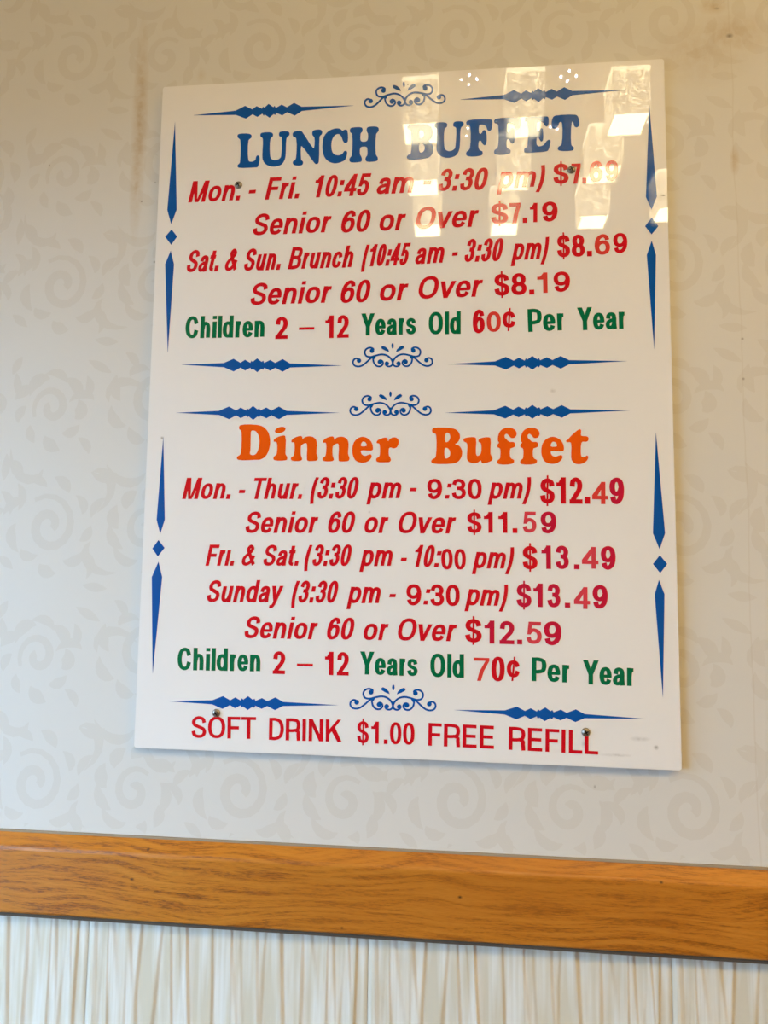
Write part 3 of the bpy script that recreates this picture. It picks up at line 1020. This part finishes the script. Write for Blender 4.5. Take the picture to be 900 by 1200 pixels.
gT = '724,78 722,50 730,28 742,22 832,18 844,22 852,40 854,68 844,78 832,74 826,56 822,50 818,56 816,160 820,168 828,174 826,186 814,190 762,190 752,184 754,172 764,166 770,158 772,60 768,52 760,54 752,74 740,84 730,84'
letter(gT, [], BLUE, SB, 470, 130)
SD_ = 900 / 210
letter('44,22 50,14 130,12 165,22 190,50 199,90 194,135 176,170 150,186 120,188 42,188 33,182 34,172 46,164 52,155 56,52 54,42 45,34', ['104,44 112,40 126,44 140,62 146,95 140,135 126,160 110,164 98,158 100,140 102,60'], ORANGE, SD_, 270, 495)
dot = ' '.join('%.1f,%.1f' % (250 + 27 * math.cos(a) , 38 + 15 * math.sin(a) - 6 * math.cos(a)) for a in [k * math.pi / 5 for k in range(10)])
bm_i = '220,84 262,66 275,68 276,150 277,160 284,172 284,186 276,190 224,190 216,184 218,172 230,162 234,150 234,105 228,98 218,96'
letter(bm_i, [], ORANGE, SD_, 270, 495)
letter(dot, [], ORANGE, SD_, 270, 495)
gn = '306,92 320,78 352,68 360,72 362,84 372,76 390,70 412,72 428,84 434,104 432,155 436,168 439,180 434,190 420,193 388,192 384,186 385,112 380,104 370,106 358,114 354,122 354,165 358,176 360,186 352,192 312,192 304,186 305,176 316,168 320,158 322,108 318,100 308,100'
letter(gn, [], ORANGE, SD_, 270, 495)
letter(gn, [], ORANGE, SD_, 270, 495, 159, 2)
ge = '664,72 690,80 708,98 716,125 714,138 700,142 656,142 660,160 676,168 694,162 704,160 710,170 700,188 680,200 655,202 630,192 616,168 612,138 618,105 636,82'
geh = ['656,118 658,104 666,96 678,100 684,112 682,118']
letter(ge, geh, ORANGE, SD_, 270, 495)
letter('734,98 742,88 778,76 788,80 792,94 800,84 815,76 832,76 844,88 844,108 834,126 818,130 806,126 798,128 796,134 796,165 802,176 806,188 800,198 784,200 738,198 732,190 734,180 746,172 750,162 750,114 746,106 736,104', [], ORANGE, SD_, 270, 495)
letter('28,40 36,30 130,30 158,40 174,62 174,88 160,108 150,114 172,124 186,148 184,180 166,206 138,216 34,216 24,208 28,196 42,188 48,178 50,70 46,60 32,54', ['98,66 106,54 118,58 124,74 120,92 108,104 98,102', '96,136 106,134 120,146 124,164 118,182 104,190 96,184'], ORANGE, 4.5, 500, 495)
letter('194,88 204,82 252,78 260,84 260,165 266,176 276,174 286,162 288,120 284,108 274,102 274,92 284,84 326,78 336,84 336,165 342,178 348,190 342,202 310,214 294,216 288,208 286,200 272,210 250,216 228,210 214,196 212,175 214,116 208,106 196,100', [], ORANGE, 4.5, 500, 495)
gf = '376,98 380,60 396,38 424,28 455,32 472,48 474,66 464,80 446,82 434,70 422,60 412,66 412,80 424,92 436,102 460,104 466,114 464,128 452,134 442,138 440,178 446,190 460,198 460,210 450,218 382,220 372,212 374,200 386,190 388,180 388,140 382,134 374,130 374,116 382,106'
letter(gf, [], ORANGE, 4.5, 500, 495)
letter(gf, [], ORANGE, 4.5, 500, 495, 121, 0)
letter(ge, geh, ORANGE, SD_, 270, 495, fit=(634.3, 511.8, 660.9, 543.4))
letter('734,98 744,90 764,68 806,36 814,40 814,68 822,72 846,74 854,84 850,98 840,102 822,102 816,110 814,172 820,182 834,182 844,174 852,180 848,196 832,212 806,220 782,216 766,200 762,180 762,112 756,104 742,104', [], ORANGE, 4.5, 500, 495)

# ---- blue dagger bars
UP = [(28, 0), (255, 10), (308, 32), (345, 12), (370, 27), (398, 12), (404, 23), (411, 17), (435, 35), (459, 17), (467, 23), (473, 12), (505, 27), (532, 12), (572, 32), (612, 10), (890, 0)]
for (x0, y0, x1, y1) in ((226.9, 135, 414, 123.6), (539.7, 116.5, 733, 105.2), (212.7, 427.4, 400.4, 428.4), (524.8, 426.7, 734.6, 423.1), (206.2, 483.7, 397.5, 483.7), (522, 483.7, 738, 481), (195.8, 821.6, 396.4, 826.4), (532, 832, 758, 842.5)):
    ln = math.hypot(x1 - x0, y1 - y0)
    ux, uy = (x1 - x0) / ln, (y1 - y0) / ln
    k = ln / 862
    kv = 190 / 862 * 1.04
    up = [(x0 + ux * (a - 28) * k + uy * b * kv, y0 + uy * (a - 28) * k - ux * b * kv) for a, b in UP]
    dn = [(x0 + ux * (a - 28) * k - uy * (b + 1) * kv, y0 + uy * (a - 28) * k + ux * (b + 1) * kv) for a, b in UP[1:-1]][::-1]
    shape_px('dagger_bar', up + dn, [], BLUE, board, 0)

# ---- blue spears and diamonds down the sides
for q in ([(205, 143), (207, 245.5), (200.5, 262.5), (196, 246)], [(200, 293.8), (203.8, 309.5), (196.5, 413), (193.5, 309.5)],
          [(191.3, 512.2), (193, 608.9), (187.7, 625.6), (183.5, 608.9)], [(185.6, 658.4), (189.9, 676.2), (178.8, 788.9), (177.8, 676.2)],
          [(760.9, 122.2), (769.8, 230), (763.7, 245.6), (757, 230.7)], [(763.7, 282), (768.7, 298.7), (766.6, 408.9), (758, 298.7)],
          [(768.7, 506.8), (779.4, 624.9), (773, 643.5), (765.2, 624.9)], [(772.3, 679.7), (778.7, 696.4), (776.9, 817.3), (767.3, 696.4)]):
    shape_px('spear', q, [], BLUE, board, 0)
for q in ([(201, 268.8), (207.5, 277), (200.5, 286.8), (193.5, 277.5)], [(185.6, 632.8), (192.7, 642), (184.9, 652), (178.5, 642.8)],
          [(763.7, 254.9), (771.6, 264.9), (763.7, 274.5), (756, 264.9)], [(773.3, 650.6), (781.9, 660.9), (773.7, 671.6), (765.2, 660.9)]):
    shape_px('diamond', q, [], BLUE, board, 0)

# ---- scroll ornaments
HALF = [
    [(136, 220), (128, 206), (105, 199), (84, 212), (78, 238), (92, 262), (125, 271), (160, 262), (200, 232), (240, 196), (275, 178)],
    [(254, 132), (262, 118), (244, 105), (215, 106), (190, 124), (184, 150), (198, 178), (235, 186), (290, 172), (340, 164), (385, 176), (415, 202), (430, 232), (432, 266)],
    [(258, 180), (258, 210), (268, 246), (296, 270), (328, 268), (346, 246), (340, 224), (320, 216), (306, 228)],
    [(432, 236), (424, 262), (400, 273), (376, 264), (368, 246), (378, 234), (392, 240)],
]
BALLS = [(131, 218, 20), (248, 132, 20), (318, 232, 21), (386, 247, 15)]
TEARS = [[(403, 145), (365, 130), (335, 112), (330, 98), (345, 88), (370, 98), (395, 122)]]


def scroll_art(ax, ay, bx, by):
    quads = []
    def circ(x, y, r):
        return [[(x + r * math.cos(a), y + r * math.sin(a)) for a in [k * math.pi / 6 for k in range(12)]]]
    for mir in (False, True):
        f_ = (lambda p: (865 - p[0], p[1])) if mir else (lambda p: p)
        for st_ in HALF:
            quads += stroke(catmull([f_(p) for p in st_], 4), 7.6, 7.6)
        for x, y, r in BALLS:
            quads += circ(*f_((x, y)), r)
        quads += [[f_(p) for p in ([(240, 186), (262, 175), (290, 170), (270, 205), (256, 205)])]]
        for t in TEARS:
            quads += [[f_(p) for p in t]]
    quads += [[(424, 70), (432, 64), (440, 70), (443, 90), (438, 110), (427, 111), (421, 90)]]
    quads += [[(422, 205), (442, 205), (438, 268), (426, 268)]]
    # to photograph pixels, then onto the board
    dx, dy = (bx - ax) / 728, (by - ay) / 728
    Q = []
    for q in quads:
        Q.append([at(ax + (x - 72) * dx - (y - 236) * dy, ay + (x - 72) * dy + (y - 236) * dx, LET_Y) * 10 for x, y in q])
    V, Fc = union([[(p.x, p.y) for p in q] for q in Q], 1e-5)
    slab('scroll_ornament', [p / 10 for p in V], Fc, BLUE, board)


for a in ((426.7, 121.1, 523.2, 115.7), (412.9, 424.9, 508.4, 424.2), (409.6, 481.7, 506.7, 481.3), (409.6, 825.3, 512.3, 827.8)):
    scroll_art(*a)

# ---- four screws
m_screw = mat('weathered screw steel', (.32, .30, .27), .35, .5, .9)
m_slot = mat('dark screw slot', (.02, .02, .02), .7, .2)
for px, py in ((279.5, 217), (669.5, 199), (253.5, 835.5), (686.5, 858)):
    p = at(px, py, FACE_Y)
    bm = bmesh.new()
    bmesh.ops.create_uvsphere(bm, u_segments=20, v_segments=10, radius=.0047)
    bmesh.ops.delete(bm, geom=[q for q in bm.verts if q.co.z < -.0001], context='VERTS')
    for q in bm.verts:
        q.co = Vector((q.co.x, -q.co.z * .62, q.co.y))
    sc_ = obj_bm('screw', bm, m_screw, board, loc=(p.x, FACE_Y, p.y), smooth=True)
    bm = bmesh.new()
    for a in (.5, .5 + math.pi / 2):
        vs = add_box(bm, -.0026, .0026, -.0031, -.0024, -.00055, .00055)
        for q in vs:
            x_, z_ = q.co.x, q.co.z
            q.co.x, q.co.z = x_ * math.cos(a) - z_ * math.sin(a), x_ * math.sin(a) + z_ * math.cos(a)
    obj_bm('screw_slot', bm, m_slot, sc_)

# ================================================================== LAMPS (seen mirrored in the board)
def emis(name, col, s_):
    m = bpy.data.materials.new(name)
    m.use_nodes = True
    b = bsdf(m)
    b.inputs['Base Color'].default_value = (.8, .75, .6, 1)
    b.inputs['Emission Color'].default_value = (*col, 1)
    b.inputs['Emission Strength'].default_value = s_
    return m


m_diff = emis('lit opal diffuser', (1.0, .82, .44), 34)
m_seed = emis('lit seeded glass', (1.0, .80, .46), 3.4)
m_seed.use_backface_culling = False
v = coords(m_seed)
n_ = noise(m_seed, v, 75, 5, .75, .8)
e_ = ramp(m_seed, n_, [(.42, .5), (.52, .8), (.58, 3.6)])
L(m_seed, math_n(m_seed, 'MULTIPLY', e_, 4.0), bsdf(m_seed).inputs['Emission Strength'])
bump(m_seed, n_, .6, .004)
m_rim = emis('lit glass rim', (1.0, .86, .55), 11)
m_metal = mat('brushed brass', (.45, .33, .16), .35, .5, .9)


def mirror(px, py, z):
    """place at height z that is seen mirrored in the board at a photograph pixel"""
    d = ray(px, py)
    t = (z - CAM_P.z) / d.z
    p = CAM_P + d * t
    return Vector((p.x, 2 * FACE_Y - p.y, z))


LB = 3.02        # height of the lamp bottoms
BX, BHh = .118, .148
LAMPS = [(493, 157, 'near end of the left row'), (614, 149, 'near end of the middle row'), (735, 147, 'near end of the right row'),
         (496, 220, 'second in the left row'), (602, 214, 'second in the middle row'), (707, 205, 'second in the right row'), 
         (501, 270, 'third in the left row'), (591, 269, 'third in the middle row'), (695, 260, 'third in the right row'), (784, 252, 'alone beside the right row')]
LAMPS = [(a, b, c_) for a, b, c_ in LAMPS]


def make_lamp():
    t = empty('pendant_lamp', (0, 0, 0))
    h = BX / 2
    bm = bmesh.new()
    for a, b, c_, d in ((-h, h, -h, -h + .006), (-h, h, h - .006, h), (-h, -h + .006, -h + .006, h - .006), (h - .006, h, -h + .006, h - .006)):
        add_box(bm, a, b, c_, d, 0, BHh)
    obj_bm('glass_shade', bm, m_seed, t)
    bm = bmesh.new()
    add_box(bm, -h + .006, h - .006, -h + .006, h - .006, .002, .008)
    obj_bm('diffuser', bm, m_diff, t)
    bm = bmesh.new()
    for a, b, c_, d in ((-h - .002, h + .002, -h - .002, -h + .004), (-h - .002, h + .002, h - .004, h + .002), (-h - .002, -h + .004, -h + .004, h - .004), (h - .004, h + .002, -h + .004, h - .004)):
        add_box(bm, a, b, c_, d, BHh, BHh + .012)
    obj_bm('shade_rim', bm, m_rim, t)
    bm = bmesh.new()
    cyl(bm, (0, 0, (BHh + CEIL - LB) / 2), .006, .006, CEIL - LB - BHh + .02, 10)
    add_box(bm, -h, h, -.005, .005, BHh - .012, BHh - .002)
    obj_bm('rod', bm, m_metal, t)
    bm = bmesh.new()
    cyl(bm, (0, 0, CEIL - LB - .01), .05, .055, .02, 24)
    obj_bm('canopy', bm, m_metal, t)
    return t


proto = make_lamp()
for i, (px, py, where) in enumerate(LAMPS):
    if i == 0:
        t = proto
    else:
        t = proto.copy()
        COL.objects.link(t)
        for ch in proto.children:
            c2 = ch.copy()
            COL.objects.link(c2)
            c2.parent = t
    t.location = mirror(px, py, LB)
    t['label'] = 'lit square seeded glass pendant mirrored in the board, ' + where
    t['category'] = 'lamp'
    t['group'] = 'square glass pendants over the dining room'

# small four-bulb ceiling spots, mirrored as sparkles
m_bulb = emis('cool bright bulb', (.85, .9, 1.0), 75)
SPOTS = [([(548, 149), (546, 158)], 'small pair left of the middle'), ([(645, 148), (653, 151)], 'small pair right of the middle'), ([(757, 144)], 'single bulb at the right edge'), ([(541, 94), (551, 88.5), (559.5, 93), (550, 99.5)], 'left four-bulb'), ([(657, 90), (667, 83), (675, 88.5), (664.5, 94.5)], 'right four-bulb')]
for bulbs, side in SPOTS:
    P = [mirror(a, b, CEIL - .035) for a, b in bulbs]
    c_ = sum(P, Vector()) / len(P)
    t = empty('ceiling_spotlight', (c_.x, c_.y, CEIL), 'cool white ceiling spot mirrored as sparkles in the board, %s' % side, 'light')
    t['group'] = 'ceiling spotlights'
    bm = bmesh.new()
    rp_ = .025 + max((p - c_).length for p in P)
    cyl(bm, (0, 0, -.006), rp_, rp_, .012, 24)
    obj_bm('ceiling_plate', bm, m_metal, t)
    for p in P:
        bm = bmesh.new()
        cyl(bm, (p.x - c_.x, p.y - c_.y, -.02), .010, .010, .03, 10)
        h_ = obj_bm('bulb_holder', bm, m_metal, t)
        bm = bmesh.new()
        bmesh.ops.create_uvsphere(bm, u_segments=10, v_segments=6, radius=.0048)
        for q in bm.verts:
            q.co += Vector((p.x - c_.x, p.y - c_.y, -.036))
        obj_bm('bulb', bm, m_bulb, h_)

# square glowing panels added out of view to warm the sign wall
m_fill_panel = emis('added fill panel', WARM, 2)
for i, (x, y) in enumerate(FILL_PANELS):
    t = empty('added_fill_panel', (x, y, CEIL), ['added unseen fill panel on the ceiling, right of the board', 'added unseen fill panel on the ceiling, above the board'][i], 'light')
    box('frame', -.29, .29, -.29, .29, -.02, 0, m_white, t)
    box('diffuser', -.26, .26, -.26, .26, -.024, -.02, m_fill_panel, t)
